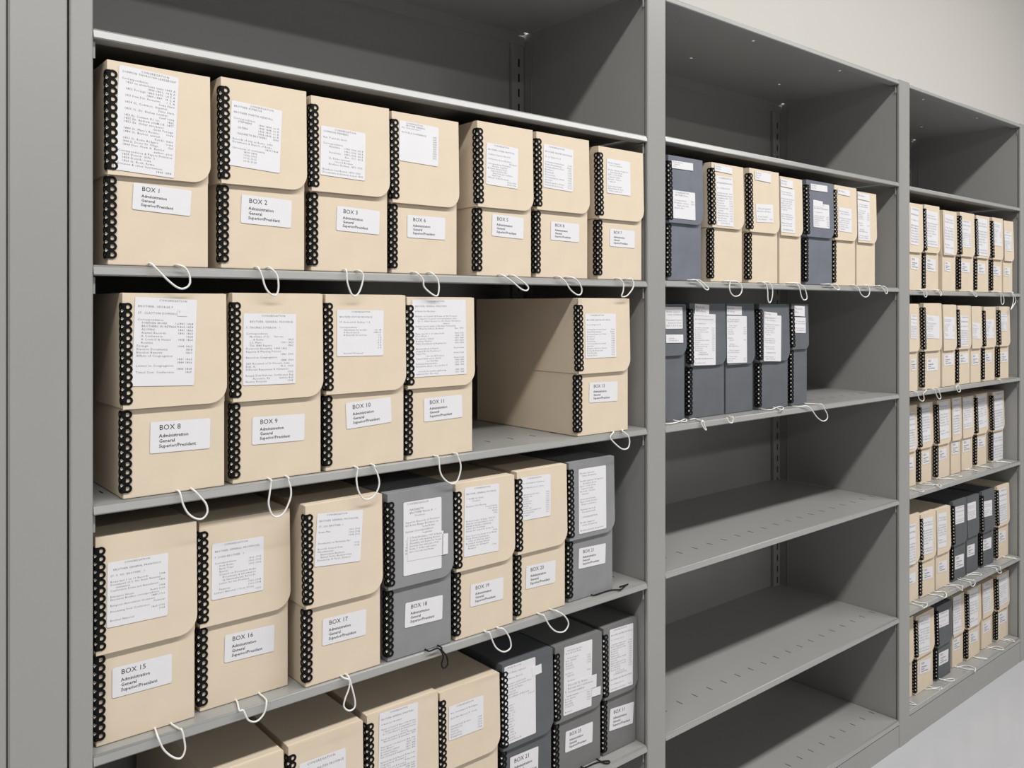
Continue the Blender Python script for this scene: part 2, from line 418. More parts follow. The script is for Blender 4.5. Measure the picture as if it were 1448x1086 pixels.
T9 = ['             ' + CR, '', '   BROTHER, GENERAL PROVINCE', '', 'F. THOMAS SUPERIOR   I', '', 'Correspondence', '   Novitiate of St.    Various', '      A Rome|1863', '   S.S. Paris|1901 1863', '   The 1886 Report|1862', 'Provincial Assembly  1844 1862', 'Reports & Meeting Policies', '|1886 1900', 'Record at Congregation', '|1888 1900', 'S&D Received of St Vincent, Iowa', 'Dub. A.|M.C. 1920', 'Different Responses A Visitation', '|1922', 'Rosary Distributions, Conference Rep', '      Accounts, Ed|before Bull', 'Novice Projects|1945']
T10 = ['           ' + CR, '', 'BROTHER VISITOR PROVINCE', '', 'ST. Rock and A. Rodney  I  A', '', 'Correspondence', '    Statements for medals|S.A. 48', '    A Novel and Sr|1844-19', '    A Records for novices|I.C.', '|I A', '|S A', '|A A', '|I A', '|C A', '', '    Account Provincial']
TL = ['          ' + CR, '', 'BROTHER GENERAL MINISTRIES', '', 'A Rome for Brothers', '', 'Matters on Council & House of the Province', '  1 Superior Council correspondence, note', '  Dr. S. Other Honour to the House discussion', '                       various', 'Annual report made to Brother Provincials', '   Missions School, Brothers|Rev. 1870', '', 'Many reports 1 of other book|1864 1906', 'Prior Work 1|1864 1 40', 'Documents related|1870 1880', 'Brothers Finance|1870 1890', 'Public Documents & Regulations|1870 1896', '', 'National Book & Report|Rome Iowa', 'Original Book, Dominica 1', 'Travel For|Rome Iowa', '         for our B Province', 'Travel P.A.H and to North|Rome Iowa', '         for Old Man|1880-1886', 'Personal Dispensation|1891 1894', 'Discussion about 1 & 2 on Rev St|1844 1884', '', '  records for archive gathering|1884 1886', 'relations Del. the entry|1901 1888']
T15 = ['          ' + CR, '', '  BROTHER GENERAL FRANCISCO', '', 'ST. F. VIS. BROTHER   I', '', 'Rome had 1 on 10 Records|1948', 'Documents of S. His death National', '    evaluation|1886', 'Conference Rome and Assessment', '|1958', 'Education House|Rome Iowa', 'Executive Brother correspondence', '|1889-1906', 'Religious Association document', '|Financial', 'Discussing from Conference', '|1863-1902', '|1968', 'Brother National', '']
T16 = ['        ' + CR, '', 'BROTHER GENERAL PROVINCIAL', '', 'F. JOHN BROTHER   I', '', 'Correspondence|1901-1902', '    from Rome|1901-1906', '    Early Trips|1901-1906', '    Annual', '    Council on Discussion Rome', '       Documents & Information', '       by International, Records', '    Letter for the Province', '|1901-1908', '    Financial|1901-1908', 'Letters National 1 from Series', '|1953']
T17 = ['       ' + CR, '', 'BROTHER GENERAL PROVINCIAL', '', 'ST. LEO BROTHER  I.', '', 'Rome Man|1901-1906', '|1906-1908', '|1908-1910', '', 'Documents on Novitiate No.', '|1910', 'Records Council from|1918', 'Miscellaneous', '   Restoration Brothers', '   Annual Visits, Brother-Iowa', 'Directories & Union, District', '']
T18 = ['  ' + CR, '', '     NAZARETH', '     BROTHER Martin A   I', '           Province', '', 'Superior Records of Province', 'All Rome Range Brothers on', '                    Iowa,Rome', 'Annual Correspondence', '                    requests', '', '1 From Brothers, 1901', 'Council only Boston', 'Assembly and Rome for', 'Records this and part', 'Rome 1 Order', '', '', '', '', '', '']
T19 = ['          ' + CR, '', 'BROTHER, GENERAL PROVINCE', '', '*  ROMA for Study', '        Province', '', 'Business Visit Meeting', '|Council Rome', '|1901 Book', '|Rome', '|1906', '', 'Book accounts: & items, 1901 R.I.', 'General correspondence, from', 'Review & Studies continuing', 'Letters for Provincial', 'discuss for council R. Series St.', '|Iowa', 'Dom. Don\'t in a hotel 19 st. Rome', 'House Roman Institutions', '   other of different  paper', 'Records & Sending Vatican', '   Institute for discussion', '   Notation|1 Vol.', '', '']
T20 = ['       ' + CR, '', 'Rev. Investigation Rodrigues', '', 'Each Man Record, R. Circle', '', '', 'International & other|1908', 'Institute SH|1909', 'Projects|1912', 'Instructions|1914', 'Delegations|1908', 'Meeting|1917', 'Special, also|1918', 'Records in accounts Soc|1912', 'National & visit|1914', 'Delegates|1916', '']
TG = [['     ' + CR, '', 'BROTHER MASTER PROVINCE', '', 'St. or Rome for A', '', 'Correspondence in series of years|Iowa', 'Rome Dispensation|Rome', 'Correspondence in Order|1901', 'Brothers I|1906', 'Provincial|1907', 'Directories|1908', 'Correspondences, annual|1909', 'assorted|1910', 'Religious report to diocese|1912', 'Private Book Society|1913', 'Dom Brother|1914', 'Various Docs|1 Vol', '         notes box A'],
      ['   ' + CR, '', 'Brother Superior', '   letters & memory', '', 'Brother general, A superior', '    discussion about', 'Each 1 of St. Rome', '  Superior visits', 'Records - Various', '   national', '', 'notes about house', 'Each volume & issue', '  Rome conference', '', 'National report A', '   box memoranda', ''],
      ['    Archives', '  BROTHER House', '', '  1901 part superior', 'Records in & Rome', '', '   From Council', 'Dom. Annual|1901', 'Records|1902', 'Assembly|1904', 'Council St.|1905', '', 'Brothers', '   Superior|1909', '']]
def gen(n, k=0):
    src = TG[k % 3]; return [src[(i + k) % len(src)] for i in range(n)]

# every row: id, board, xl, yt, xr, yf, bottom (x,y) or None, contents labels, title quad + heading, string points
W_, B_ = 'string', 'bstring'
ROWS = {}
ROWS['A'] = dict(z=LEFT_Z[2], y=.007, bay='left', row="left bay's top filled shelf", items=[
 ('BOX 1', 'cream', 152.3, 84, 296, 247.6, None, [('list', (169,91), (253.4,110), (167,240.6), T1)], ((188.8,258), (270.8,269.6), (188.8,296)), [(215,375),(235,394),(250,406),(260,408),(268,402),(268,390),(262,379),(252,376)], W_),
 ('BOX 2', 'cream', 312.6, 108.3, 432, 260, None, [('list', (327.7,141.2), (399.2,156.7), (327.7,234), T2)], ((341.6,274.7), (412.4,283.6), (342.4,315.3)), [(365.2,378.3),(370.6,390.7),(375.2,406),(383,416),(390.7,417),(393.8,406),(391.5,388.8),(382,380)], W_),
 ('BOX 3', 'cream', 440, 134.6, 549, 270.7, None, [('list', (454,177), (517,188.7), (456,247.5), T3)], ((476.4,290.8), (537,298.6), (476.4,325.6)), [(490,383),(491,398.3),(496.5,414.6),(502.7,418.8),(509.3,410),(513.5,394.5),(512.8,386.7),(508,383.6)], W_),
 ('BOX 6', 'cream', 554, 156.6, 647, 287, None, [('list', (565.4,169.4), (620.7,180.6), (566,227), T4)], ((575.8,303.6), (629.2,308.2), (575.8,335.7)), [(587.4,388),(594.4,390),(598.6,396.4),(600,406),(611.8,416.5),(618.7,417.7),(620.7,406),(618.3,394.5),(609.8,388)], W_),
 ('BOX 5', 'cream', 674.4, 170.2, 752, 292.8, None, [('list', (688,201), (732.8,210), (691,261), T5)], ((696,302.4), (740.2,308.2), (696,333.4)), [(710.4,388.7),(724,398),(737.5,409),(745,410.7),(747,406),(739.4,398.3),(725.9,389.8)], W_),
 ('BOX 8', 'cream', 758, 185.6, 831.5, 297, None, [('list', (769.2,203), (811,212), (770.3,265), gen(16, 0))], ((778.8,312.5), (818.7,317), (778.8,339)), [(790.8,390.6),(799.3,398.3),(807,410),(816.7,417),(822,414.6),(822,406),(814.8,395.3),(806,390.6)], W_),
 ('BOX 7', 'cream', 845.7, 206, 908, 309.4, None, [('list', (858,223.5), (891.4,229.3), (857.3,272.7), gen(14, 1))], ((862.4,323), (897.2,326.8), (862.4,348)), [(876,393.9),(881.3,400.6),(881.3,411),(879,419),(886.3,418.3),(893.7,409.5),(896,402),(893.7,396.2),(888.7,394)], W_),
])
ROWS['B'] = dict(z=LEFT_Z[3], y=.007, bay='left', row="left bay's second filled shelf", items=[
 ('BOX 8', 'cream', 174, 414, 319, 579.5, (175.8,709.7), [('list', (191.5,419.6), (279,423.8), (193,546), T8), ('note', (251.5,436.5), (265,437), (251.5,447), ['  1'])], ((212.5,597), (297.2,591), (212.5,641.5)), [(254.5,699),(258,710.8),(265,724.8),(275.5,732.8),(286,733.5),(293,724.8),(291.3,712.5),(282.5,702),(274.5,696.8)], W_),
 ('BOX 9', 'cream', 329, 414, 455, 569, (329.8,689), [('list', (344.5,443), (419,444), (346,545), T9)], ((356.7,590), (430.6,584.8), (356.7,629)), [(383.3,682.8),(381.2,698.5),(379.8,712.5),(384,726.5),(391,731),(401.5,724.8),(410.3,705.5),(411.3,691.5),(407.8,679.3)], W_),
 ('BOX 10', 'cream', 460.5, 416, 572, 558.5, (461,671), [('list', (476.8,437.8), (542.6,438.8), (479.6,504), T10)], ((488.3,570), (552,561), (491,606.8)), [(505.5,665.3),(504,677.5),(506.5,693.3),(513.5,704.8),(522.3,705.5),(531,698.5),(536.3,684.5),(533.8,670.5),(529.3,661.8)], W_),
 ('BOX 11', 'cream', 575.5, 419.8, 669, 550.4, (578,649.7), [('list', (583.3,423.3), (658.8,423.6), (588,533.3), TL)], ((599,563.6), (652.9,557.7), (599.8,596.6)), [(617.2,645.3),(621,654),(622.5,667.4),(628.4,677.7),(638.7,684),(646,680.6),(650.5,668.9),(651.4,657),(647.6,646.8),(641.7,640.9)], W_),
 ('BOX 13', 'cream', 817, 421.3, 888.7, 529.4, (818,613.7), [('list', (827.4,443.4), (870.7,443.4), (828.9,506.7), gen(18, 0))], ((833.3,541), (873,539), (834.2,569.5)), [(856,608.4),(862.8,618.7),(871.6,629),(880.4,635),(887.8,633.5),(890.2,624.6),(887.8,615.8),(880.4,609.3),(870,606.4)], W_),
])
ROWS['C'] = dict(z=LEFT_Z[4], y=.01, bay='left', row="left bay's third filled shelf", items=[
 ('BOX 15', 'cream', 136, 759.5, 277, 926.7, (136,1058), [('list', (152,796), (238,781.6), (152,887.5), T15)], ((158.8,945), (243,924), (158.8,987.5)), [(218.8,1030.6),(223.5,1044.3),(231.4,1060),(245,1071),(256,1071.8),(261.6,1060),(260,1044.3),(253,1030.6),(242.4,1023.5)], W_),
 ('BOX 16', 'cream', 282.5, 738.4, 408.7, 887.5, (283,1007.8), [('list', (300,769.8), (373.3,758), (302,848), T16)], ((318,898.4), (388,882.7), (318.8,937)), [(335.3,992.5),(338.4,1005),(351,1018),(362.7,1020),(373.3,1009),(377.3,995.3),(374.5,987.5),(368.6,982.4)], W_),
 ('BOX 17', 'cream', 432, 715, 539, 861, (433.3,976.5), [('list', (449,726.7), (513.7,720.8), (449.8,801), T17)], ((456,875.7), (517.6,860.8), (456.9,913)), [(486.3,958.8),(494,962),(493.3,973.7),(488.2,987.5),(486.3,999.2),(493.3,1005),(500.8,1001.2),(502,991.4),(498,973.7),(493.3,960)], W_),
 ('BOX 18', 'gray', 548, 698.5, 639, 834.6, (548.5,938.5), [('list', (570.8,711), (624.5,702.4), (573,814), T18), ('note', (576.5,758), (626.5,750), (577.5,793), ['1 From Brothers, 1901 & Rome', 'Council only meeting Boston', 'Assembly and Rome for house', 'Records this and part of all', 'Rome 1 Order and issues', 'also records and Rome', '', '']), ('note', (624.5,755), (633,753.5), (625,784), [])], ((573,853), (625.8,841), (573,888)), [(607.3,922.6),(620.2,919),(626.6,926.9),(624.5,939.7),(627.5,945),(633,939.7),(632,929),(624.5,919)], B_),
 ('BOX 19', 'cream', 644, 684.4, 726, 808.8, (643.8,907.6), [('list', (657.5,690), (706,683.5), (657.5,787.4), T19)], ((665.2,826.9), (711.6,816), (666.5,858)), [(687.6,893.8),(695.3,903.3),(701.7,916),(712.4,921.7),(721.9,916),(721,903.3),(714.6,892.5),(705,888.2)], W_),
 ('BOX 20', 'cream', 730.5, 667, 799.8, 784.4, (731.8,877.5), [('list', (737,675.8), (779,670), (739,736), T20)], ((743.8,801), (785.4,791.7), (744.6,833)), [(761,867.6),(770.4,873.2),(778,886),(787.6,893.4),(798.3,892.5),(803.9,881.8),(798.3,871),(787.6,864.6),(778,861.6)], W_),
 ('BOX 21', 'gray', 804, 654.3, 867, 765, (804.7,852.6), [('list', (818.5,663.8), (857,657.8), (822.7,754), gen(24, 1))], ((818.5,775.8), (856.2,768), (818.5,804.5)), [(840,841.9),(856.6,836.4),(867.6,834),(877.6,833.6),(882.5,829.7),(882.5,825.3),(878.7,823),(873,824.8),(870,827.7)], B_),
])
ROWS['D'] = dict(z=LEFT_Z[5], y=None, bay='left', row="left bay's lowest visible shelf", items=[
 (None, 'cream', 291, 1099, 400, 1250, None, [], None, None, W_, 'cropped cream document box showing only its lid top'),
 (None, 'cream', 408, 1055, 512, 1195, None, [('list', (423.5,1081), (489,1057), (424.5,1170), gen(16, 0))], None, None, W_),
 (None, 'cream', 519, 1011.5, 618, 1150, None, [('list', (537,1009.7), (591.4,992.5), (539,1118), [t for t in TL])], None, None, W_),
 (None, 'cream', 622, 979.7, 705, 1092, None, [('list', (635,999.8), (683.7,982.7), (636,1047), T20[:12])], None, None, W_),
 ('BOX 21', 'dslate', 710, 939.7, 780.3, 1062, None, [('list', (713.7,944), (757.5,929), (717.6,1052), ['   Daily Records', '', 'S & V Rome registers', '', 'at Novice Record', '', 'Directors and people', 'Register and accounts Acct', 'Records for Rome', 'Discussed', 'Conferences', 'to of address of the acts', '|School', '', 'Nation 1', ' Novice', ' Archive', ' Dist. 1-3', ' Dist. 4', ' Nation', ' Council', ' Rome', ' House 1', ' Review', ' St. Ann', ' Session 8', ' Register', ' Special Note A']), ('note', (752,944), (765.5,938.5), (752.5,956.5), [])], ((721,1071.5), (761,1054.8), (721,1108)), None, W_),
 ('BOX 25', 'dgray', 784.5, 915, 849.8, 1023.4, None, [('list', (798.3,916), (837.8,904), (802.6,1009.7), gen(26, 2)), ('note', (800.5,966), (843,952.5), (802,984), ['Records St. Rome', 'Review and conference', 'Second number']), ('note', (836,973.5), (848.5,969.5), (836.3,985), [])], ((799.6,1035), (838,1020), (800.4,1064)), [(826,1085.7),(843.3,1078.4),(859.7,1075.8),(861.8,1078.4),(854,1079)], B_),
 ('BOX 11', 'dgray', 853, 888.5, 906.5, 990, (854.5,1069.5), [('list', (862.7,891), (895.7,881), (863.5,978.4), gen(26, 0))], ((862.7,1002.8), (896,992), (864,1033)), None, W_),
])
ROWS['E'] = dict(z=MID_Z[2], y=.007, bay='middle', row="middle bay's upper filled shelf", items=[
 (None, 'slate', 944.3, 218.5, 992, 315, None, [('note', (950,226.5), (980,231), (950,237.4), ['Brother Records', '  General A', ' Book']), ('list', (951.2,268.6), (982.4,273), (952.3,308.5), ['  ' + CR, '  BROTHER House', '', 'Correspondence  | 1901', 'Documents  various | 1904', '      Rome and Iowa', 'Annual other', '', '', ''])], None, [(978.3,395.8),(984.7,396.2),(990.4,400.8),(996,407.6),(1000.2,409.9),(1001.8,407.6),(997.2,403),(989.7,396.7)], W_),
 (None, 'cream', 1005.4, 229, 1049.8, 321.7, None, [('note', (1010.9,232), (1035.5,237.4), (1010.9,241.3), ['Brothers', 'Records']), ('list', (1012.5,248), (1036,251.5), (1011.4,318.8), gen(19, 0))], None, [(1028,396.2),(1032.6,398.5),(1031.4,406.5),(1033.7,414.5),(1039.4,419),(1046.2,416.8),(1049.2,409.9),(1047.4,402),(1041.7,397.4),(1034.8,397)], W_),
 (None, 'cream', 1058.8, 237, 1100, 327.9, None, [('note', (1067.9,241.3), (1090.2,246.3), (1067.4,253.8), ['Brothers', 'Records', 'Rome']), ('list', (1068.3,288), (1092.5,289.6), (1068.3,314), gen(6, 2))], None, [(1078,397.4),(1083.1,402),(1085.4,412),(1085.7,422.5),(1087.7,428),(1090.7,424.7),(1092.5,414.5),(1091.4,405.4),(1087.2,399.7),(1082.7,397.8)], W_),
 (None, 'cream', 1102.3, 248.8, 1133, 333, None, [('note', (1104,252), (1121.4,256), (1104,263), ['Brothers', 'Records']), ('list', (1104,265), (1123.7,268.6), (1104,327.9), gen(19, 1))], None, [(1118,399.7),(1126,400.8),(1130.5,407.6),(1132.8,417.9),(1136.2,424),(1140.8,422.5),(1140.1,414.5),(1136.2,405.4),(1129.4,400.8),(1123.7,399.7)], W_),
 (None, 'slate', 1139.5, 253.6, 1177, 334.7, None, [('note', (1146.5,259.5), (1170,263), (1146.5,268.6), ['Brothers', 'Records']), ('note', (1149.5,282.3), (1163,285), (1149.7,291), []), ('list', (1149.7,286.5), (1172.3,290), (1150.4,321), gen(12, 0))], None, [(1167,402),(1175,403),(1180.7,407.6),(1184.8,409.9),(1186.8,407.6),(1183,404.2),(1175,401.5)], W_),
 (None, 'cream', 1179, 261, 1209.7, 339.3, None, [('note', (1185.2,266.3), (1201.9,269.8), (1185.2,274.3), ['Brothers']), ('list', (1186,292.6), (1204,296), (1186,326.7), gen(10, 1))], None, [(1208.5,403),(1213.7,407.6),(1217.2,415.6),(1222.9,420),(1228,417.9),(1229.7,411),(1227.4,405.4),(1221.7,403)], W_),
 (None, 'cream', 1211.5, 270.2, 1237.7, 343, None, [('note', (1213,272), (1229.7,276), (1213,281), ['Brothers']), ('list', (1213,283), (1229.7,286), (1213,339), gen(18, 2))], None, [(1242.2,404.2),(1245.6,405.4),(1250.2,411),(1253.2,415.6),(1254.8,412),(1252.5,406.5),(1248,403.8)], W_),
])
ROWS['F'] = dict(z=MID_Z[3], y=None, bay='middle', row="middle bay's lower filled shelf", items=[
 (None, 'mslate', 922, 429.6, 968.7, 504.8, (968.7,593.7), [('list', (941,433.9), (965.3,434.2), (941,465), gen(7, 1)), ('note', (941,473), (965.3,473), (941,484.8), ['', '      Records', '      Brothers No. 6'])], None, [(942.5,599.4),(952.8,598.3),(962,595.5),(967.6,592.6),(971,593.7),(967.6,596.4)], W_),
 (None, 'mslate', 974.5, 428.5, 1024.6, 518.5, (975.6,592.6), [('note', (982.9,429.5), (1003,431), (982.9,446), ['Records', '  Brothers']), ('list', (981.3,443.3), (1012,444.4), (981.3,516.7), gen(24, 0))], None, [(975.6,593.3),(983.6,592),(990.4,594.8),(996,601.7),(999,607.8),(996,606.2),(991.5,598.3),(984.7,593.7)], W_),
 (None, 'mslate', 1026.5, 429, 1065, 516.7, (1027,585.7), [('note', (1028,432.6), (1049,433.5), (1028,445), ['Records', 'Brothers']), ('list', (1028,446.3), (1056,447), (1027.9,513.5), gen(22, 2))], None, [(1030.3,588.7),(1036.4,592.6),(1035.3,597.8),(1030.3,596.4),(1028,592.4)], W_),
 (None, 'mslate', 1073, 429.6, 1114.5, 512.4, (1074.7,580), [('note', (1080.9,440.5), (1099,442.5), (1080.9,448), ['Records']), ('list', (1080.9,444.5), (1105,446.5), (1080.4,510.5), gen(22, 1))], None, [(1088.4,579.6),(1097.5,575.5),(1099.8,574.3),(1107.8,577.8),(1104.3,580),(1097.5,576.6)], W_),
 (None, 'mslate', 1118.6, 429.6, 1141.5, 494.6, (1118.7,574.3), [('note', (1123.7,432), (1138,433), (1123.7,446.7), ['Records', 'Box']), ('list', (1123.7,448.3), (1139.2,449), (1123.7,470.6), gen(6, 2))], None, [(1120.3,574.3),(1130.5,575),(1142,574.3),(1148.8,581),(1155.6,590.3),(1163.6,595.5),(1169.3,592.6),(1169.7,585.7),(1164.7,576.6),(1155.6,571.4),(1139.7,570.5)], W_),
])
def R3(board, xl, yt, xr, yf, yb, l, t, s, **k):
    return (None, board, xl, yt, xr, yf, yb, [('list', *l, gen(k.get('n', 13), k.get('k', 0)))], t, s, W_)
ROWS['G'] = dict(z=RIGHT_Z[2], y=.007, bay='right', row="right bay's first filled shelf", items=[
 R3('cream', 1278, 285, 1303.5, 356, None, ((1288,291.5),(1299.6,295),(1288,345)), ((1288,362.8),(1298.7,365),(1288,380)), [(1302,408),(1305,412),(1307,418.6),(1309.3,420),(1310.6,416.8),(1308.2,411),(1304.2,408)]),
 R3('cream', 1306.4, 288.8, 1327.2, 357.3, None, ((1309.3,297),(1326.3,300.8),(1310.3,348)), ((1309.3,364.3),(1323,367.4),(1308.4,381.8)), [(1325.4,409.8),(1328.5,414),(1330,418.2),(1331,415),(1329,410.3),(1326.3,409)], k=1),
 R3('cream', 1332.7, 296.7, 1351.5, 360.6, None, ((1335.9,301.7),(1349,305.4),(1335.9,357.8)), ((1335.9,369.3),(1343.8,371),(1335.9,382.7)), None, k=2),
 R3('cream', 1356.7, 299.3, 1376.5, 362.4, None, ((1358.5,310),(1372.7,312.7),(1358.5,348.6)), ((1359,370.2),(1371,371.7),(1359,384.5)), [(1373.2,412),(1377,416.8),(1380,419.5),(1381.5,417.7),(1378.8,414),(1375,411.6)]),
 R3('cream', 1379.7, 303.9, 1398, 365, None, ((1381.2,308),(1396.3,311),(1380.9,360.6)), ((1382.4,372),(1392.6,373),(1382.4,386.8)), None, k=1),
 R3('cream', 1402.3, 307, 1417, 367, None, ((1404.5,312.7),(1416.4,315.5),(1405.5,346.8)), ((1404,375.3),(1414.3,377.2),(1404,388.8)), [(1412,414),(1415,418.6),(1415.6,427),(1417.4,430.6),(1419.6,427),(1418.7,418.6),(1415.6,414.5)], k=2),
 R3('cream', 1418.9, 311.4, 1431.8, 369, None, ((1420.4,326.5),(1430.3,328.4),(1420.2,354.2)), ((1420.4,377.2),(1428,379),(1420.4,390)), [(1431.2,415),(1433,421.4),(1432.2,429.6),(1429,438),(1432.2,433.3),(1436.4,426),(1435,419.5),(1432.2,415.3)]),
])
ROWS['H'] = dict(z=RIGHT_Z[3], y=.012, bay='right', row="right bay's second filled shelf", items=[
 R3('cream', 1278, 429.6, 1298, 498.4, None, ((1288,444.6),(1297,445.6),(1288,478.4)), ((1288,508.4),(1294.3,507.4),(1288,524.5)), [(1296,553.6),(1298,558.4),(1299.8,564.3),(1304.2,567.3),(1306.7,564.3),(1306,556.2),(1301.3,550.3)]),
 R3('cream', 1305.3, 428.6, 1330, 497, None, ((1310,445.2),(1328.4,447),(1310,478)), ((1310,507.4),(1325.9,506),(1310,525)), [(1321,550),(1323.4,556.2),(1326.3,562.8),(1329.3,564),(1330.4,560.6),(1327.8,553.3),(1324,549)], k=1),
 R3('cream', 1332.7, 430.7, 1350.8, 496.3, None, ((1335.3,447.3),(1350,448.7),(1336,479)), ((1334.6,501.9),(1348.3,500),(1334.6,517.7)), None, k=2),
 R3('cream', 1353.9, 432, 1371.5, 494.3, None, ((1358.4,446.2),(1369,446.6),(1359.5,490)), ((1356.3,500.5),(1368.7,499),(1356.3,514.6)), [(1349,545),(1352,548),(1354.3,553.3),(1357.2,554),(1358,550.3),(1355.8,546),(1351.4,544.4)]),
 R3('cream', 1373, 433.2, 1387, 493.3, None, ((1374.9,456.3),(1386,457),(1376,478.7)), ((1374.2,501.2),(1383,499.8),(1374.2,516.6)), None, k=1),
 R3('cream', 1390.5, 433.8, 1406.7, 492, None, ((1394,451.4),(1405.5,451.6),(1395,478.7)), ((1392.4,499.8),(1401.6,498.4),(1392.6,513.6)), None, k=2),
 R3('cream', 1412, 433.5, 1426.5, 490, None, ((1414.7,442.9),(1424.4,443),(1415.4,468)), ((1415.4,498.4),(1424.7,497.3),(1415.4,512.5)), [(1409,536.4),(1414.7,536.8),(1416.8,539.9),(1414.7,538)]),
])
ROWS['I'] = dict(z=RIGHT_Z[4], y=None, bay='right', row="right bay's third filled shelf", items=[
 R3('cream', 1275, 575, 1295.4, 641.7, None, ((1282,584),(1294,582),(1282,636)), ((1280,648),(1291.5,646),(1280,666)), [(1287.3,690.3),(1295.4,691.8),(1307.2,694),(1302.7,695),(1294,693)]),
 R3('cream', 1300, 570.2, 1317.4, 635, (1300.5,685), ((1302.4,572.4),(1314.8,570),(1304.2,626.2)), ((1304,641),(1313.5,638),(1304,657.9)), [(1308.6,685),(1319,685.9),(1327.8,685),(1330.7,687.3),(1330.4,689.6),(1327,687.3),(1317.5,684)], k=1),
 R3('cream', 1324.5, 566.5, 1343, 629.9, (1323.8,678.5), ((1328.2,568.7),(1341.6,566.4),(1329.2,621.8)), ((1327,636.5),(1338,633),(1327.3,651.2)), [(1332.2,677),(1342.5,677),(1351.4,678.2),(1342.5,676.3)], k=2),
 R3('cream', 1345.2, 562.8, 1358.3, 624, (1344,671.9), ((1347.7,563.8),(1357.3,562.3),(1348,615)), ((1346,626.2),(1355,624.6),(1346,643)), [(1344,672.6),(1351.4,671.9),(1360.2,673.3),(1355,674.5)]),
 R3('cream', 1360.2, 561.4, 1375.5, 620.3, (1359,666.7), ((1361.7,563.6),(1374.2,561.3),(1361.7,607)), ((1361.2,623.2),(1371.2,620.6),(1361.2,640.2)), [(1363.1,663.8),(1372,663),(1382.3,666),(1376.4,665)], k=1),
 R3('cream', 1379.6, 557.4, 1395, 614.8, (1378.8,660.8), ((1382.3,560),(1394,556.7),(1382.3,607)), ((1382.3,620.3),(1392.6,617.8),(1382.3,633.6)), [(1386.7,659.3),(1395.6,660),(1402.2,662.3),(1397,661)], k=2),
 (None, 'cream', 1402.6, 554.3, 1418.6, 610.7, (1402.2,654.6), [('list', (1404.7,555.5), (1417.6,552.8), (1405.1,609), gen(13, 0))], ((1404.4,613.5), (1417.8,610.3), (1404.4,652)), [(1411,652.7),(1420.6,652.7),(1429.4,654.6),(1422,653.7)], W_, None, gen(9, 1)),
])
ROWS['J'] = dict(z=RIGHT_Z[5], y=None, bay='right', row="right bay's fourth filled shelf", items=[
 R3('cream', 1272, 733.5, 1299, 803.5, None, ((1280,744),(1295,740),(1280,801)), ((1280,814.5),(1294.5,808.7),(1280,829)), [(1290.6,853.6),(1299.3,856.3),(1305.5,859.8),(1310.7,857),(1309,852.8),(1300.2,852)]),
 R3('cream', 1301.6, 727.5, 1322, 794.5, (1301,846.6), ((1305,733.8),(1319.5,730.3),(1305.8,784.5)), ((1305,803.8),(1319,799.8),(1305,820.7)), [(1316,840.5),(1324.7,841.4),(1331.7,844),(1337,844.9),(1338.7,840.5),(1333.5,836.5),(1324.7,837)], k=1),
 R3('cream', 1323.8, 721, 1342.8, 785.4, (1323.4,835.3), ((1326.8,726.8),(1338.7,724.2),(1327.3,775)), ((1326.5,795),(1338.7,791.5),(1326.5,810.4)), [(1337,828.8),(1347.4,828.3),(1356.2,831.8),(1360.6,835.3),(1361,831),(1356.2,827.4),(1347.4,827)], k=2),
 R3('dslate', 1346.8, 709.5, 1365.5, 772.8, (1345.9,823.9), ((1351,717.2),(1363.5,713.9),(1351,741.7)), ((1350.4,786.8),(1362.7,782.5),(1350.4,805.5)), [(1357,819.5),(1366.7,822),(1372.8,827.4),(1376.3,829),(1379,824.8),(1374.5,820.4),(1365,819)], n=8),
 R3('dslate', 1366.8, 703, 1383, 761, (1366,813.4), ((1368.2,712.3),(1380,708.7),(1368.4,736)), ((1367.6,772),(1378,768.3),(1367.6,788)), [(1366.7,814.3),(1375.4,810),(1386,810.8),(1387.3,813.4),(1380.7,812.5),(1372,812.5)], n=8, k=1),
 R3('dslate', 1387.9, 695.6, 1405, 754, (1387,803.8), ((1390.8,709.3),(1402.9,706.7),(1391.2,731.2)), ((1389.6,763.6),(1401.7,759.2),(1389.6,779.3)), [(1393.8,801.2),(1401.7,802),(1408.7,806.4),(1413,810.4),(1416,809),(1413.9,803.8),(1406.9,799.8),(1398.2,799.8)], n=7, k=2),
 R3('cream', 1409.5, 688, 1426, 745.6, (1408,793.3), ((1412.7,692.7),(1423.5,689.2),(1412.7,740)), ((1412.2,753),(1421.8,749.6),(1411.8,767.4)), [(1420.9,788),(1429.6,788),(1436.6,789.8),(1438,791.2),(1429.6,789.3)]),
])
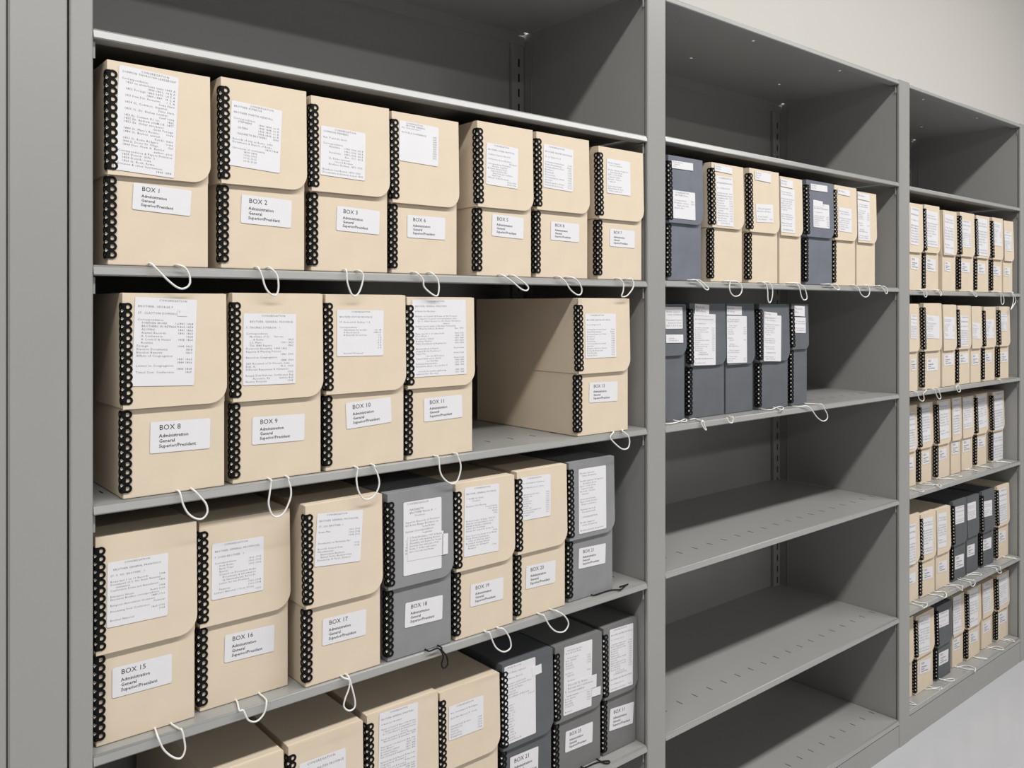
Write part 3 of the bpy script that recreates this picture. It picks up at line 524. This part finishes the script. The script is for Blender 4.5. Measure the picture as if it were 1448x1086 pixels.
ROWS['K'] = dict(z=RIGHT_Z[6], y=None, bay='right', row="right bay's bottom shelf", items=[
 R3('cream', 1271, 880, 1290.2, 945, None, ((1275,887),(1285,884),(1275,932)), ((1275,958),(1285,954),(1275,973)), [(1286.8,995.6),(1295.2,996.5),(1291,994)]),
 R3('cream', 1294.5, 871.6, 1319.4, 932, (1293.8,984.3), ((1300.3,873),(1315.5,868.2),(1301.4,925)), ((1300.9,935.6),(1315.8,930.2),(1300.9,954)), [(1309.3,974.5),(1320.6,973.9),(1330.5,974.5),(1330.5,971.7),(1320.6,972.8)], k=1),
 R3('dslate', 1324, 858, 1344.4, 916, (1323,964.6), ((1327.6,867.4),(1341.7,861.7),(1328.2,888)), ((1327.6,923.7),(1340.9,917.3),(1327.6,941.5)), [(1332.7,961.2),(1344.6,959.5),(1349.6,960.4),(1347.4,963),(1337.5,962.6)], n=7),
 R3('cream', 1346.8, 844.3, 1362, 901, (1346,945.7), ((1348.4,844.8),(1359.2,840.6),(1348.8,897)), ((1348,904),(1357.2,899.8),(1348,921)), [(1354.4,943.5),(1365.7,940.7),(1375.6,943.5),(1378.4,950.5),(1374,946.3),(1364.3,945.7)], k=1),
 R3('cream', 1367.2, 834.6, 1385.6, 890, (1365.8,935.9), ((1370.8,835.4),(1383.2,830.7),(1371.9,887)), ((1371.3,896),(1382.6,891.3),(1371.9,910)), [(1379.8,929.4),(1388.2,930),(1396.1,931.6),(1386.8,931.6)], k=2),
 R3('cream', 1388.2, 825, 1403, 875, (1387,920), ((1390.5,826.5),(1401,822.3),(1391,867.4)), ((1389.8,882),(1400,876.4),(1389.8,896.4)), [(1396.7,916.7),(1408,913.9),(1417.8,916.7),(1417.3,919),(1406.6,917.5)]),
 R3('cream', 1409.2, 814, 1426.5, 864.6, (1406,910.5), ((1412.2,816.6),(1424.9,809.8),(1412.2,857.5)), ((1412.2,867.4),(1423.5,862.3),(1412.2,883.4)), [(1419.2,905.4),(1429.1,904),(1434.7,906.8),(1429.1,906.3)], k=1),
])
ORD = ['first', 'second', 'third', 'fourth', 'fifth', 'sixth', 'seventh']
COLN = {'cream': 'cream', 'gray': 'pale grey', 'dgray': 'dull grey', 'slate': 'slate blue', 'dslate': 'dark slate', 'mslate': 'dark slate'}
NOLACE = {'E': (3, 6), 'F': (0, 2), 'G': (0, 2, 6), 'H': (0, 2, 4), 'I': (0, 3, 4), 'J': (0, 2, 4), 'K': (0, 3, 5)}
BAYX = {'left': (P0[1], P1[0]), 'middle': (P1[1], P2[0]), 'right': (P2[1], P3[0])}
for key, row in ROWS.items():
    z = row['z']; its = row['items']
    ys = [on_z(it[6][0], it[6][1], z).y if (it[6] and row['z'] < HC - .1) else None for it in its]
    known = [min(max(y, .006), .066) for y in ys if y is not None]
    ydef = row['y'] if row['y'] is not None else sorted(known)[len(known)//2]
    prev = BAYX[row['bay']][0] + .001
    for i, it in enumerate(its):
        head, board, xl, yt, xr, yf, bot, labs, tq, st, sc = it[:11]
        special = it[11] if len(it) > 11 else None
        Yf = ydef if (ys[i] is None or key == 'B') else min(max(ys[i], .006), .066)
        a = on_y(xl, yt, Yf); b = on_y(xr, yt, Yf); f = on_y(xl, yf, Yf)
        X0 = max(a.x, prev + .0034); X1 = min(b.x - .0016, BAYX[row['bay']][1] - .004)
        if X1 - X0 < .03: X1 = X0 + .03
        prev = X1
        labs = list(labs)
        if tq:
            lines = it[12] if len(it) > 12 else None
            if lines: labs.append(('sheet', *tq, lines))
            else: labs.append(('title', *tq, [head or 'BOX'] + ADM))
        if special: lb = special + ' at the photo bottom edge'
        elif head: lb = f"{COLN[board]} document box labelled {head}, {ORD[i]} on {row['row']}"
        else: lb = f"{COLN[board]} document box, {ORD[i]} from left on {row['row']}"
        print(key, i, 'Yf %.3f w %.3f h %.3f zf %.3f X0 %.3f' % (Yf, X1 - X0, a.z - z, f.z - z, X0))
        laced = i not in NOLACE.get(key, ())
        make_box(lb, f"document boxes on the {row['row']}", X0, Yf, z + .0006, X1 - X0, a.z - z - .0006, f.z - z, M[board], labs, st, M[sc], z, laced=laced)

# ------------------------------------------------------------------ lights: fluorescent strip in the aisle ceiling
def strip(name, x, y, z, lx, ly, watts, col=(1, .99, .972)):
    l = bpy.data.lights.new(name, 'AREA'); l.shape = 'RECTANGLE'; l.size = lx; l.size_y = ly; l.energy = watts; l.color = col
    o = bpy.data.objects.new(name, l); C.objects.link(o); o.location = (x, y, z); return o
strip('ceiling_strip_light', 1.3, -1.5, Z_C - .06, 6.8, .2, 196)
strip('ceiling_strip_light', 1.7, -5.3, Z_C - .06, 6.0, .5, 135)
w = bpy.data.worlds.new('World'); bpy.context.scene.world = w; w.use_nodes = True
w.node_tree.nodes['Background'].inputs['Color'].default_value = (.5, .5, .5, 1)
w.node_tree.nodes['Background'].inputs['Strength'].default_value = 0.02

# ------------------------------------------------------------------ camera
cd = bpy.data.cameras.new('Camera'); cam = bpy.data.objects.new('Camera', cd); C.objects.link(cam)
cam.location = CAM
cam.rotation_euler = (math.pi / 2, 0, math.atan2(FW.y, FW.x) - math.pi / 2)
cd.sensor_width = 36; cd.lens = F_PX / 1448 * 36; cd.shift_y = (HY - 543) / 1448.0; cd.clip_start = .02
bpy.context.scene.camera = cam
vs = bpy.context.scene.view_settings
vs.view_transform = 'Standard'; vs.look = 'None'; vs.gamma = 1; vs.use_curve_mapping = False; vs.exposure = 0.0
